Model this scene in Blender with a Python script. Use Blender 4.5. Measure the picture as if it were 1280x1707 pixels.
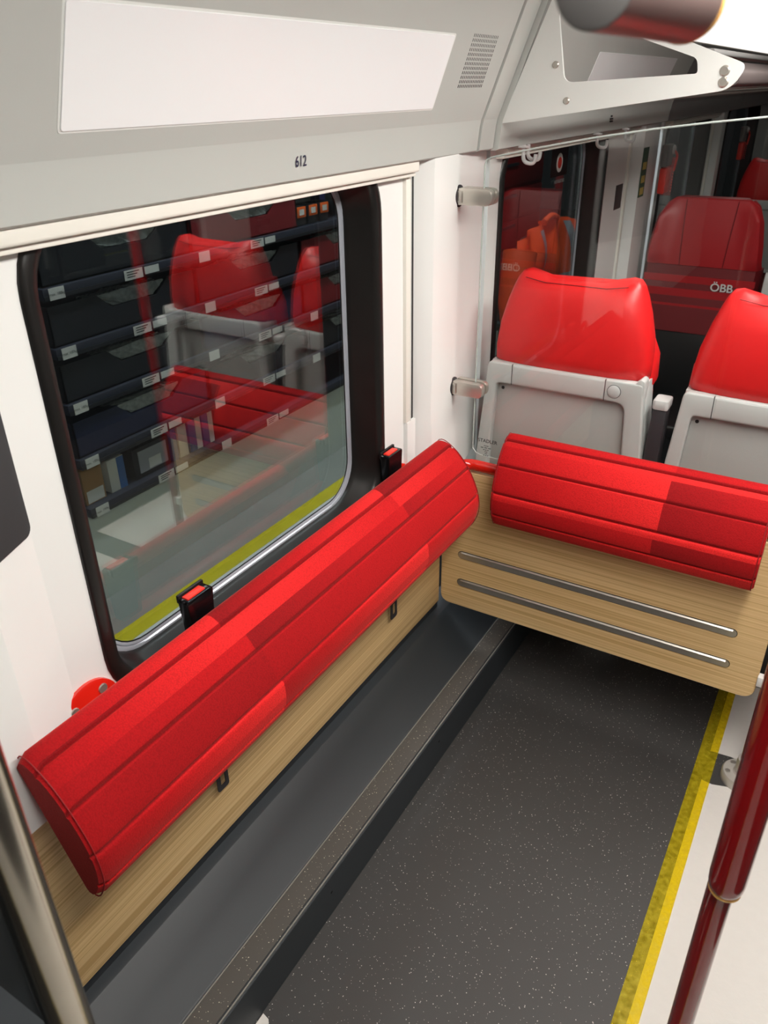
import bpy, bmesh, math, random
from mathutils import Vector, Matrix
random.seed(7)
for o in list(bpy.data.objects): bpy.data.objects.remove(o)
sc = bpy.context.scene
COL = sc.collection
R_ = math.radians

# ------------------------------------------------------------------ camera
RIGHT = Vector((0.85793568, 0.5135776, -0.01357967))
DOWN = Vector((0.23588436, -0.41725285, -0.87764379))
FWD = Vector((-0.45640435, 0.7497587, -0.47912103))
cam_d = bpy.data.cameras.new('camera')
cam = bpy.data.objects.new('camera', cam_d); COL.objects.link(cam)
m = Matrix((RIGHT, -DOWN, -FWD)).transposed().to_4x4()
m.translation = Vector((0, 0, 1.85))
cam.matrix_world = m
cam_d.sensor_fit = 'VERTICAL'; cam_d.sensor_height = 36.0
cam_d.lens = 1297.69 / 1707 * 36.0
cam_d.clip_start = 0.05
cam_d.dof.use_dof = True
cam_d.dof.focus_distance = 1.75
cam_d.dof.aperture_fstop = 8.0
sc.camera = cam

# ------------------------------------------------------------------ world, exposure
w = bpy.data.worlds.new('world'); sc.world = w; w.use_nodes = True
w.node_tree.nodes['Background'].inputs[0].default_value = (0.55, 0.6, 0.66, 1)
w.node_tree.nodes['Background'].inputs[1].default_value = 0.02
sc.view_settings.view_transform = 'Standard'
sc.view_settings.look = 'None'
sc.view_settings.gamma = 1.0
sc.view_settings.use_curve_mapping = False
sc.view_settings.exposure = 0.0
LAMP_POWER = 24.0        # emission of the ceiling light strips
HALL_POWER = 27.0       # emission of the added, unseen workshop light

# ------------------------------------------------------------------ materials
def lin(c):
    return tuple((x/255/12.92 if x/255 <= 0.04045 else ((x/255+0.055)/1.055)**2.4) for x in c) + (1.0,)
MATS = {}
def newmat(name):
    mt = bpy.data.materials.new(name); mt.use_nodes = True
    MATS[name] = mt
    nt = mt.node_tree
    return mt, nt, nt.nodes['Principled BSDF'], nt.nodes['Material Output']
def N(nt, t, **kw):
    n = nt.nodes.new(t)
    for k, v in kw.items():
        if k.startswith('i_'):
            n.inputs[int(k[2:]) if k[2:].isdigit() else k[2:]].default_value = v
        else: setattr(n, k, v)
    return n
def plain(name, rgb, rough=0.5, metal=0.0, bump=0.0, bscale=300, coat=0.0, var=0.04, spec=0.5, vscale=6):
    mt, nt, p, out = newmat(name)
    c = lin(rgb)
    p.inputs['Roughness'].default_value = rough
    p.inputs['Metallic'].default_value = metal
    p.inputs['Coat Weight'].default_value = coat
    p.inputs['Specular IOR Level'].default_value = spec
    tc = N(nt, 'ShaderNodeTexCoord')
    nz = N(nt, 'ShaderNodeTexNoise'); nz.inputs['Scale'].default_value = vscale; nz.inputs['Detail'].default_value = 4
    nt.links.new(tc.outputs['Object'], nz.inputs['Vector'])
    mx = N(nt, 'ShaderNodeMix', data_type='RGBA')
    mx.inputs[6].default_value = tuple(x*(1-var) for x in c[:3])+(1,)
    mx.inputs[7].default_value = tuple(min(1, x*(1+var)) for x in c[:3])+(1,)
    nt.links.new(nz.outputs['Fac'], mx.inputs[0]); nt.links.new(mx.outputs[2], p.inputs['Base Color'])
    if bump:
        n2 = N(nt, 'ShaderNodeTexNoise'); n2.inputs['Scale'].default_value = bscale
        nt.links.new(tc.outputs['Object'], n2.inputs['Vector'])
        b = N(nt, 'ShaderNodeBump'); b.inputs['Strength'].default_value = bump; b.inputs['Distance'].default_value = 0.001
        nt.links.new(n2.outputs['Fac'], b.inputs['Height']); nt.links.new(b.outputs['Normal'], p.inputs['Normal'])
    return mt
def emit(name, rgb, s):
    mt, nt, p, out = newmat(name)
    p.inputs['Base Color'].default_value = lin(rgb)
    p.inputs['Emission Color'].default_value = lin(rgb); p.inputs['Emission Strength'].default_value = s
    return mt
def glass(name, base, k, tint):
    mt, nt, p, out = newmat(name)
    nt.nodes.remove(p)
    tr = N(nt, 'ShaderNodeBsdfTransparent'); tr.inputs[0].default_value = tint
    gl = N(nt, 'ShaderNodeBsdfGlossy'); gl.inputs['Roughness'].default_value = 0.0; gl.inputs['Color'].default_value = (1, 1, 1, 1)
    fr = N(nt, 'ShaderNodeLayerWeight'); fr.inputs['Blend'].default_value = .5      # Schlick, same for both faces of the pane
    p5 = N(nt, 'ShaderNodeMath', operation='POWER'); p5.inputs[1].default_value = 5.0
    nt.links.new(fr.outputs['Facing'], p5.inputs[0])
    ma = N(nt, 'ShaderNodeMath', operation='MULTIPLY_ADD', use_clamp=True)
    ma.inputs[1].default_value = k; ma.inputs[2].default_value = base
    nt.links.new(p5.outputs[0], ma.inputs[0])
    mx = N(nt, 'ShaderNodeMixShader')
    nt.links.new(ma.outputs[0], mx.inputs[0]); nt.links.new(tr.outputs[0], mx.inputs[1]); nt.links.new(gl.outputs[0], mx.inputs[2])
    nt.links.new(mx.outputs[0], out.inputs['Surface'])
    return mt
def translucent(name, rgb, opac, rough=0.3):
    mt, nt, p, out = newmat(name)
    p.inputs['Base Color'].default_value = lin(rgb); p.inputs['Roughness'].default_value = rough
    tc = N(nt, 'ShaderNodeTexCoord'); nz = N(nt, 'ShaderNodeTexNoise'); nz.inputs['Scale'].default_value = 60; nz.inputs['Detail'].default_value = 6
    nt.links.new(tc.outputs['Object'], nz.inputs['Vector'])
    mr = N(nt, 'ShaderNodeMapRange'); mr.inputs[1].default_value = .35; mr.inputs[2].default_value = .65
    mr.inputs[3].default_value = max(0, opac-.09); mr.inputs[4].default_value = min(1, opac+.09)
    nt.links.new(nz.outputs['Fac'], mr.inputs[0]); nt.links.new(mr.outputs[0], p.inputs['Alpha'])
    return mt
def speckle(name, base, dots, scale=70, rad=0.11, keep=0.5):
    mt, nt, p, out = newmat(name)
    p.inputs['Roughness'].default_value = 0.55
    tc = N(nt, 'ShaderNodeTexCoord')
    big = N(nt, 'ShaderNodeTexNoise'); big.inputs['Scale'].default_value = 3; big.inputs['Detail'].default_value = 5
    nt.links.new(tc.outputs['Object'], big.inputs['Vector'])
    cb = N(nt, 'ShaderNodeMix', data_type='RGBA')
    c = lin(base); cb.inputs[6].default_value = tuple(x*.9 for x in c[:3])+(1,); cb.inputs[7].default_value = tuple(x*1.12 for x in c[:3])+(1,)
    nt.links.new(big.outputs['Fac'], cb.inputs[0])
    last = cb.outputs[2]
    for s, r_, kp in ((scale, rad, keep), (scale*1.7, rad*0.9, keep*.6)):
        v = N(nt, 'ShaderNodeTexVoronoi', feature='F1'); v.inputs['Scale'].default_value = s
        nt.links.new(tc.outputs['Object'], v.inputs['Vector'])
        lt = N(nt, 'ShaderNodeMath', operation='LESS_THAN'); lt.inputs[1].default_value = r_
        nt.links.new(v.outputs['Distance'], lt.inputs[0])
        sp = N(nt, 'ShaderNodeSeparateColor'); nt.links.new(v.outputs['Color'], sp.inputs[0])
        l2 = N(nt, 'ShaderNodeMath', operation='LESS_THAN'); l2.inputs[1].default_value = kp
        nt.links.new(sp.outputs[0], l2.inputs[0])
        mu = N(nt, 'ShaderNodeMath', operation='MULTIPLY'); nt.links.new(lt.outputs[0], mu.inputs[0]); nt.links.new(l2.outputs[0], mu.inputs[1])
        mx = N(nt, 'ShaderNodeMix', data_type='RGBA'); mx.inputs[7].default_value = lin(dots)
        nt.links.new(mu.outputs[0], mx.inputs[0]); nt.links.new(last, mx.inputs[6]); last = mx.outputs[2]
    nt.links.new(last, p.inputs['Base Color'])
    n2 = N(nt, 'ShaderNodeTexNoise'); n2.inputs['Scale'].default_value = 700
    nt.links.new(tc.outputs['Object'], n2.inputs['Vector'])
    b = N(nt, 'ShaderNodeBump'); b.inputs['Strength'].default_value = .25; b.inputs['Distance'].default_value = .0006
    nt.links.new(n2.outputs['Fac'], b.inputs['Height']); nt.links.new(b.outputs['Normal'], p.inputs['Normal'])
    return mt
def wood(name, axis):
    mt, nt, p, out = newmat(name)
    p.inputs['Roughness'].default_value = 0.42
    tc = N(nt, 'ShaderNodeTexCoord'); mp = N(nt, 'ShaderNodeMapping')
    s = [190, 190, 190]; s[axis] = 1.0; mp.inputs['Scale'].default_value = s
    nt.links.new(tc.outputs['Object'], mp.inputs['Vector'])
    n1 = N(nt, 'ShaderNodeTexNoise'); n1.inputs['Scale'].default_value = 1.0; n1.inputs['Detail'].default_value = 3; n1.inputs['Roughness'].default_value = .5
    nt.links.new(mp.outputs[0], n1.inputs['Vector'])
    cr = N(nt, 'ShaderNodeValToRGB')
    e = cr.color_ramp.elements
    e[0].position = .36; e[0].color = lin((216, 178, 119)); e[1].position = .62; e[1].color = lin((248, 216, 160))
    x = e.new(.47); x.color = lin((234, 198, 140))
    nt.links.new(n1.outputs['Fac'], cr.inputs[0])
    mp2 = N(nt, 'ShaderNodeMapping'); s2 = [14, 14, 14]; s2[axis] = .5; mp2.inputs['Scale'].default_value = s2
    nt.links.new(tc.outputs['Object'], mp2.inputs['Vector'])
    n2 = N(nt, 'ShaderNodeTexNoise'); n2.inputs['Scale'].default_value = 1.0; nt.links.new(mp2.outputs[0], n2.inputs['Vector'])
    mx = N(nt, 'ShaderNodeMix', data_type='RGBA', blend_type='MULTIPLY'); mx.inputs[0].default_value = .15
    nt.links.new(cr.outputs[0], mx.inputs[6]); nt.links.new(n2.outputs['Color'], mx.inputs[7])
    c2 = N(nt, 'ShaderNodeRGBToBW'); nt.links.new(n2.outputs['Color'], c2.inputs[0]); nt.links.new(c2.outputs[0], mx.inputs[7])
    nt.links.new(mx.outputs[2], p.inputs['Base Color'])
    b = N(nt, 'ShaderNodeBump'); b.inputs['Strength'].default_value = .08; b.inputs['Distance'].default_value = .001
    nt.links.new(n1.outputs['Fac'], b.inputs['Height']); nt.links.new(b.outputs['Normal'], p.inputs['Normal'])
    return mt
def fabric(name, dark, mid, light):
    """woven plush; printed blocks plus painted shade and highlights come from the colour attribute 'print' (0 dark .. 1 light)"""
    mt, nt, p, out = newmat(name)
    p.inputs['Roughness'].default_value = 0.85
    p.inputs['Sheen Weight'].default_value = 0.25; p.inputs['Sheen Tint'].default_value = lin((255, 120, 110)); p.inputs['Specular IOR Level'].default_value = .2
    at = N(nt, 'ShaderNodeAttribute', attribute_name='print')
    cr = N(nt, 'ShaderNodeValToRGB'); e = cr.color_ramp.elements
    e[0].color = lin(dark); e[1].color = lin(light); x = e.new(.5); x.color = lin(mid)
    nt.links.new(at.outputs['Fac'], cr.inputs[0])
    tc = N(nt, 'ShaderNodeTexCoord')
    v = N(nt, 'ShaderNodeTexVoronoi', feature='F1'); v.inputs['Scale'].default_value = 330
    nt.links.new(tc.outputs['Object'], v.inputs['Vector'])
    mr = N(nt, 'ShaderNodeMapRange'); mr.inputs[1].default_value = 0; mr.inputs[2].default_value = .8; mr.inputs[3].default_value = 1.1; mr.inputs[4].default_value = .78
    nt.links.new(v.outputs['Distance'], mr.inputs[0])
    mx = N(nt, 'ShaderNodeVectorMath', operation='SCALE')
    nt.links.new(cr.outputs[0], mx.inputs[0]); nt.links.new(mr.outputs[0], mx.inputs[3])
    nt.links.new(mx.outputs[0], p.inputs['Base Color'])
    b = N(nt, 'ShaderNodeBump'); b.inputs['Strength'].default_value = .35; b.inputs['Distance'].default_value = .0012; b.invert = True
    nt.links.new(v.outputs['Distance'], b.inputs['Height']); nt.links.new(b.outputs['Normal'], p.inputs['Normal'])
    return mt

plain('white', (238, 240, 238), .35, bump=.03, var=.015)
plain('cream', (238, 237, 228), .3)
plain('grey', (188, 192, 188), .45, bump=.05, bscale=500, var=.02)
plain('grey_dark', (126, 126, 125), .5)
plain('plate', (228, 231, 228), .4, var=.02)
plain('lens_panel', (247, 250, 252), .3, var=.01)
plain('rubber', (30, 29, 28), .3, var=.3, vscale=14)
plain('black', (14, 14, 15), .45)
plain('black_gloss', (12, 11, 13), .2)
plain('anthracite', (47, 52, 56), .5, var=.05)
plain('anthracite_deep', (38, 42, 47), .55)
plain('screen_dark', (62, 64, 66), .6, spec=.2)
plain('charcoal', (52, 50, 54), .45)
plain('steel', (198, 194, 185), .32, metal=.75, var=.06, vscale=40)
plain('steel_pole', (190, 184, 172), .16, metal=1.0, var=.06, vscale=30)
plain('steel_brushed', (186, 182, 174), .3, metal=.8, var=.1, vscale=60)
plain('alu', (182, 188, 198), .3, metal=.35)
plain('profile', (150, 148, 142), .4, metal=.3)
plain('alu_matt', (196, 192, 184), .42, metal=.35, var=.06)
plain('red_gloss', (150, 12, 17), .12, coat=.6, var=.03)
plain('red_rail', (214, 34, 22), .18, coat=.5, var=.03)
plain('red_button', (236, 52, 38), .35)
plain('red_leather', (226, 32, 34), .36, bump=.12, bscale=420, var=.03)
plain('red_leather_shaded', (172, 24, 32), .42, bump=.12, bscale=420, var=.03)  # red leather darkened in colour for the dimmer light farther back
plain('piping', (142, 14, 18), .7)
plain('red_stripe', (112, 8, 18), .6)
plain('shell', (198, 200, 199), .42, bump=.04, var=.02)
plain('shell_panel', (178, 179, 177), .45, var=.02)
plain('shell_cap', (206, 206, 206), .4)
plain('ink', (38, 40, 66), .5)
plain('ink_black', (22, 22, 24), .5)
plain('print_white', (230, 230, 228), .5)
plain('paper', (214, 211, 206), .8, bump=.4, bscale=90, var=.03, vscale=40)
plain('label', (205, 203, 196), .6)
plain('bin', (25, 26, 31), .45)
plain('bin_blue', (30, 34, 60), .45)
plain('bin_red', (120, 20, 26), .5)
plain('cardboard', (152, 112, 66), .8, var=.1)
plain('binder_blue', (42, 92, 150), .5)
plain('upright', (60, 62, 118), .5)
plain('shelf_metal', (44, 46, 58), .45)
plain('skirt', (196, 202, 196), .6)
plain('concrete', (150, 152, 146), .7, var=.1)
plain('orange', (240, 78, 18), .6, bump=.3, bscale=60)
plain('reflective', (150, 150, 156), .4)
plain('orange_case', (226, 96, 22), .45)
plain('green_sticker', (40, 84, 58), .5)
plain('yellow_sticker', (206, 184, 92), .5)
plain('yellow_line', (226, 208, 30), .6, var=.08, vscale=20)
plain('hammer_red', (232, 58, 44), .4)
plain('film_amber', (222, 172, 96), .25)
plain('pole_film', (142, 122, 118), .3, metal=.6, var=.12, vscale=30)
plain('rail_brown', (84, 76, 75), .6, spec=.3)
plain('cap_grey', (98, 96, 95), .5)
plain('cabinet_red', (150, 24, 26), .45)
plain('ceiling', (226, 226, 224), .5)
emit('lamp', (255, 250, 243), LAMP_POWER)
emit('lamp_far', (255, 250, 243), 1.3)
emit('added_hall_light', (240, 248, 255), HALL_POWER)
glass('window_glass', .15, .9, (.86, .9, .88, 1))
glass('clear_glass', .035, .9, (.97, .985, .98, 1))
def film(name, filt, body, fac):
    mt, nt, p, out = newmat(name)
    p.inputs['Base Color'].default_value = lin(body); p.inputs['Roughness'].default_value = .35
    tr = N(nt, 'ShaderNodeBsdfTransparent'); tr.inputs[0].default_value = lin(filt)
    tc = N(nt, 'ShaderNodeTexCoord'); nz = N(nt, 'ShaderNodeTexNoise'); nz.inputs['Scale'].default_value = 70; nz.inputs['Detail'].default_value = 8
    nt.links.new(tc.outputs['Object'], nz.inputs['Vector'])
    mr = N(nt, 'ShaderNodeMapRange'); mr.inputs[1].default_value = .3; mr.inputs[2].default_value = .7; mr.inputs[3].default_value = fac-.10; mr.inputs[4].default_value = fac+.10
    nt.links.new(nz.outputs['Fac'], mr.inputs[0])
    mx = N(nt, 'ShaderNodeMixShader'); nt.links.new(mr.outputs[0], mx.inputs[0])
    nt.links.new(tr.outputs[0], mx.inputs[1]); nt.links.new(p.outputs[0], mx.inputs[2]); nt.links.new(mx.outputs[0], out.inputs['Surface'])
film('tape', (255, 246, 150), (240, 224, 60), .20)
translucent('plastic_film', (216, 222, 216), .50, .08)
speckle('floor_rubber', (61, 60, 59), (196, 192, 184), 110, .13, .5)
speckle('tread', (80, 77, 73), (214, 206, 186), 120, .14, .55)
wood('oak_y', 1); wood('oak_x', 0)
fabric('plush', (122, 7, 14), (186, 14, 20), (232, 40, 40))
def edge_glass():
    mt, nt, p, out = newmat('glass_edge')
    p.inputs['Base Color'].default_value = lin((200, 210, 206)); p.inputs['Roughness'].default_value = .3
    p.inputs['Alpha'].default_value = .75
edge_glass()

# ------------------------------------------------------------------ mesh helpers (v, f)
def box(x0, x1, y0, y1, z0, z1):
    v = [(x, y, z) for x in (x0, x1) for y in (y0, y1) for z in (z0, z1)]
    f = [(0, 1, 3, 2), (4, 6, 7, 5), (0, 4, 5, 1), (2, 3, 7, 6), (0, 2, 6, 4), (1, 5, 7, 3)]
    return v, f
def join(*gs):
    V, F = [], []
    for v, f in gs:
        o = len(V); V += list(v); F += [tuple(i+o for i in q) for q in f]
    return V, F
def loft(loops, closed=True, caps=True):
    n = len(loops[0]); V = [tuple(p) for l in loops for p in l]; F = []
    for k in range(len(loops)-1):
        for i in range(n if closed else n-1):
            j = (i+1) % n
            F.append((k*n+i, k*n+j, (k+1)*n+j, (k+1)*n+i))
    if caps:
        F.append(tuple(reversed(range(n)))); F.append(tuple(range((len(loops)-1)*n, len(loops)*n)))
    return V, F
def frame_of(d):
    d = Vector(d).normalized()
    a = Vector((0, 0, 1)) if abs(d.z) < .9 else Vector((1, 0, 0))
    u = d.cross(a).normalized(); return u, d.cross(u).normalized()
def cyl(p0, p1, r0, r1=None, n=24, caps=True):
    r1 = r0 if r1 is None else r1
    p0, p1 = Vector(p0), Vector(p1); u, w_ = frame_of(p1-p0)
    def ring(p, r): return [tuple(p+u*r*math.cos(2*math.pi*i/n)+w_*r*math.sin(2*math.pi*i/n)) for i in range(n)]
    return loft([ring(p0, r0), ring(p1, r1)], True, caps)
def lathe(p, d, prof, n=28):
    """prof: list of (radius, distance along d)"""
    p = Vector(p); d = Vector(d).normalized(); u, w_ = frame_of(d)
    loops = [[tuple(p+d*h+u*r*math.cos(2*math.pi*i/n)+w_*r*math.sin(2*math.pi*i/n)) for i in range(n)] for r, h in prof]
    return loft(loops, True, True)
def tube(path, r, n=16, caps=True):
    P = [Vector(p) for p in path]
    loops = []
    t0 = (P[1]-P[0]).normalized(); u, w_ = frame_of(t0)
    for i, p in enumerate(P):
        t = (P[min(i+1, len(P)-1)]-P[max(i-1, 0)]).normalized()
        u = (u - t*u.dot(t)).normalized(); w_ = t.cross(u).normalized()
        rr = r[i] if isinstance(r, (list, tuple)) else r
        loops.append([tuple(p+u*rr*math.cos(2*math.pi*k/n)+w_*rr*math.sin(2*math.pi*k/n)) for k in range(n)])
    return loft(loops, True, caps)
def arc_path(pts, rad, k=6):
    """polyline with rounded corners"""
    P = [Vector(p) for p in pts]; out = [P[0]]
    for i in range(1, len(P)-1):
        a, b, c = P[i-1], P[i], P[i+1]
        d1 = (a-b).normalized(); d2 = (c-b).normalized()
        rr = min(rad, (a-b).length*.49, (c-b).length*.49)
        s, e = b+d1*rr, b+d2*rr
        for q in range(k+1):
            t = q/k; out.append(s*(1-t)**2+b*2*t*(1-t)+e*t*t)
    out.append(P[-1]); return out
def roundpoly(pts, rad, k=5):
    """2D closed polygon with rounded corners, k+1 points each corner"""
    out = []; n = len(pts)
    for i in range(n):
        a, b, c = Vector(pts[i-1]), Vector(pts[i]), Vector(pts[(i+1) % n])
        r = rad[i] if isinstance(rad, (list, tuple)) else rad
        d1 = (a-b).normalized(); d2 = (c-b).normalized()
        s, e = b+d1*r, b+d2*r
        for q in range(k+1):
            t = q/k; out.append(tuple(s*(1-t)**2+b*2*t*(1-t)+e*t*t))
    return out
def rrect(a0, a1, b0, b1, r, k=8):
    out = []
    for (ca, cb, s) in ((a1-r, b1-r, 0), (a0+r, b1-r, 1), (a0+r, b0+r, 2), (a1-r, b0+r, 3)):
        for q in range(k+1):
            t = math.pi/2*(s+q/k); out.append((ca+r*math.cos(t), cb+r*math.sin(t)))
    return out
def prism(loop2, axis, a0, a1):
    """extrude a 2D loop along an axis: axis 0 -> loop is (y,z); 1 -> (x,z); 2 -> (x,y)"""
    def put(p, a): return {0: (a, p[0], p[1]), 1: (p[0], a, p[1]), 2: (p[0], p[1], a)}[axis]
    return loft([[put(p, a0) for p in loop2], [put(p, a1) for p in loop2]])
def ringplate(outer, inner, axis, a0, a1):
    """plate with a hole: two 2D loops of equal length"""
    def put(p, a): return {0: (a, p[0], p[1]), 1: (p[0], a, p[1]), 2: (p[0], p[1], a)}[axis]
    ls = [[put(p, a0) for p in outer], [put(p, a1) for p in outer], [put(p, a1) for p in inner], [put(p, a0) for p in inner]]
    return loft(ls+[ls[0]], True, False)
def outer_for(a0, a1, b0, b1, k=8):
    """outer rectangle loop with the same count as rrect(k)"""
    out = []
    cs = [((a1, None), (a1, b1)), None]
    corners = [(a1, b1), (a0, b1), (a0, b0), (a1, b0)]
    return corners
def wall_with_hole(x, y0, y1, z0, z1, hy0, hy1, hz0, hz1, r, depth, k=8):
    inn = rrect(hy0, hy1, hz0, hz1, r, k)
    out = []
    cn = [(y1, z1), (y0, z1), (y0, z0), (y1, z0)]
    st = [(y1, hz1-r), (hy0+r, z1), (y0, hz0+r), (hy1-r, z0)]
    en = [(hy1-r, z1), (y0, hz1-r), (hy0+r, z0), (y1, hz0+r)]
    for c in range(4):
        for q in range(k+1):
            t = q/k
            if t <= .5: s = t*2; p = (st[c][0]*(1-s)+cn[c][0]*s, st[c][1]*(1-s)+cn[c][1]*s)
            else: s = t*2-1; p = (cn[c][0]*(1-s)+en[c][0]*s, cn[c][1]*(1-s)+en[c][1]*s)
            out.append(p)
    return ringplate(out, inn, 0, x, x-depth)
def grid(nu, nv, fn):
    V = [tuple(fn(i/nu, j/nv)) for i in range(nu+1) for j in range(nv+1)]
    F = [(i*(nv+1)+j, (i+1)*(nv+1)+j, (i+1)*(nv+1)+j+1, i*(nv+1)+j+1) for i in range(nu) for j in range(nv)]
    return V, F
def textmesh(s, size, origin, right, up, align='CENTER', xs=1.0, bold=.0):
    cu = bpy.data.curves.new('t', 'FONT'); cu.body = s; cu.size = size; cu.align_x = align; cu.align_y = 'CENTER'; cu.extrude = 0; cu.offset = bold
    ob = bpy.data.objects.new('t', cu); COL.objects.link(ob)
    bpy.context.view_layer.update()
    me = bpy.data.meshes.new_from_object(ob.evaluated_get(bpy.context.evaluated_depsgraph_get()))
    r, u = Vector(right).normalized(), Vector(up).normalized(); o = Vector(origin)
    V = [tuple(o+r*v.co.x*xs+u*v.co.y) for v in me.vertices]; F = [tuple(p.vertices) for p in me.polygons]
    bpy.data.objects.remove(ob); bpy.data.curves.remove(cu); bpy.data.meshes.remove(me)
    return V, F

OFF = {}
def obj(name, g, mat, parent=None, bevel=0, seg=2, smooth=True, ang=38, solid=0):
    me = bpy.data.meshes.new(name); v, f = g
    me.from_pydata([tuple(p) for p in v], [], f)
    bm = bmesh.new(); bm.from_mesh(me)
    bmesh.ops.remove_doubles(bm, verts=bm.verts, dist=1e-6)
    bmesh.ops.recalc_face_normals(bm, faces=bm.faces)
    if bevel:
        es = [e for e in bm.edges if e.is_manifold and e.calc_face_angle(0) > R_(30)]
        bmesh.ops.bevel(bm, geom=es, offset=bevel, segments=seg, affect='EDGES', profile=.5)
    bm.to_mesh(me); bm.free()
    if smooth:
        me.polygons.foreach_set('use_smooth', [True]*len(me.polygons))
        me.set_sharp_from_angle(angle=R_(ang))
    if mat: me.materials.append(MATS[mat])
    o = bpy.data.objects.new(name, me); COL.objects.link(o)
    if parent is not None:
        o.parent = parent
        if parent.name in OFF: o.location = -OFF[parent.name]
    return o
def tag(o, label, cat, group=None, kind=None):
    o['label'] = label; o['category'] = cat
    if group: o['group'] = group
    if kind: o['kind'] = kind
    return o
def thing(name, label, cat, loc=(0, 0, 0), group=None):
    """Empty at the thing's base; parts are given in world coordinates"""
    o = bpy.data.objects.new(name, None); COL.objects.link(o); o.empty_display_size = .1
    o.location = loc; OFF[o.name] = Vector(loc)
    return tag(o, label, cat, group)
def local_thing(name, label, cat, group=None):
    o = bpy.data.objects.new(name, None); COL.objects.link(o); o.empty_display_size = .1
    return tag(o, label, cat, group)
def struct(name, g, mat, **kw):
    o = obj(name, g, mat, **kw); o['kind'] = 'structure'; return o
def copy_tree(o, parent=None):
    c = o.copy(); COL.objects.link(c)
    if parent is not None: c.parent = parent
    for ch in list(o.children): copy_tree(ch, c)
    return c

# ================================================================== SETTING
XW, XG = -1.0, -1.078            # wall face, window glass
Y0, Y1 = -1.6, 9.0
struct('floor', box(-1.06, 1.75, Y0, Y1, -.04, 0), 'floor_rubber')
struct('ceiling', box(-1.06, 1.75, Y0, Y1, 2.22, 2.26), 'ceiling')
# duct step along the wall with a speckled tread and bright profile lines
ds = struct('trim_1', prism([(-1.05, .0), (-.778, .0), (-.778, .138), (-.856, .138), (-.972, .262), (-1.05, .262)], 1, Y0, 2.6), 'anthracite', bevel=.002, seg=1)
obj('tread_strip', box(-.846, -.790, Y0, 2.55, .138, .1405), 'tread', ds)
for xa in (-.8485, -.7835): obj('edge_profile', box(xa-.0014, xa+.0014, Y0, 2.55, .138, .1422), 'profile', ds)
obj('edge_profile', box(-.7872, -.7842, Y0, 2.55, .138, .1410), 'anthracite_deep', ds)
for (yy, zz) in ((.998, .081), (1.582, .088), (.45, .08)):
    obj('screw', lathe((-.778, yy, zz), (1, 0, 0), [(.004, 0), (.004, .001), (.0025, .0018)], 12), 'black', ds)
obj('shadow_gap', box(-1.04, -1.0, Y0, 1.99, .262, .304), 'anthracite_deep', ds)

# ---- left wall, window bays
def pane_window(n, y0, y1, z0, z1, r, label):
    o = struct('window_%d' % n, box(XG-.006, XG, y0-.03, y1+.03, z0-.03, z1+.03), 'window_glass', smooth=False)
    o['label'] = label
    def ring(off, x, rr): return [(x, a, b) for a, b in rrect(y0-off, y1+off, z0-off, z1+off, rr, 9)]
    prof = [(.000, -1.076, r), (.001, -1.056, r), (.006, -1.050, r+.003), (.008, -1.030, r+.006), (.013, -1.024, r+.010), (.015, -1.006, r+.012), (.022, -.994, r+.017),
            (.032, -.990, r+.024), (.042, -.992, r+.032), (.048, -.997, r+.036), (.050, -1.004, r+.038)]
    obj('rubber_seal', loft([ring(*p) for p in prof], True, False), 'rubber', o, ang=60)
    obj('glazing_bead', loft([ring(*p) for p in [(-.014, -1.0777, r-.008), (-.014, -1.0755, r-.008), (-.010, -1.0735, r-.006), (-.007, -1.0755, r-.004), (-.004, -1.0725, r-.002), (.001, -1.072, r)]], True, False), 'alu', o)
    obj('inner_gasket', loft([ring(*p) for p in [(-.0165, -1.0778, r-.010), (-.016, -1.0765, r-.010), (-.0138, -1.0765, r-.008)]], True, False), 'black', o)
    return o
WZ0, WZ1 = .866, 1.688
w1 = pane_window(1, .724, 1.598, WZ0, WZ1, .105, 'near side window with black rubber seal behind the long red cushion')
w2 = pane_window(2, 2.385, 3.36, WZ0, WZ1, .105, 'window behind the glass partition with a red ring sticker')
w3 = pane_window(3, 4.42, 5.42, WZ0, WZ1, .105, 'far window beyond the emergency hammers')
w4 = pane_window(4, 6.05, 7.35, WZ0, WZ1, .105, 'farthest side window')
wl = struct('wall_left', wall_with_hole(XW, .60, 1.762, .78, 1.78, .680, 1.642, .822, 1.732, .138, .05), 'white', smooth=False)
def hole_panel(y0, y1, hy0, hy1): return wall_with_hole(XW, y0, y1, .30, 1.78, hy0, hy1, .822, 1.732, .138, .05)
obj('wall_panel', hole_panel(2.26, 3.735, 2.341, 3.404), 'white', wl, smooth=False)
obj('wall_panel', hole_panel(4.31, 5.535, 4.376, 5.464), 'white', wl, smooth=False)
obj('wall_panel', hole_panel(5.90, 7.5, 6.006, 7.394), 'white', wl, smooth=False)
obj('wall_panel', box(-1.05, XW, 7.5, Y1, .0, 1.78), 'white', wl)
obj('lower_panel', box(-1.05, -1.002, Y0, 1.99, .285, .80), 'anthracite', wl)
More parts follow.
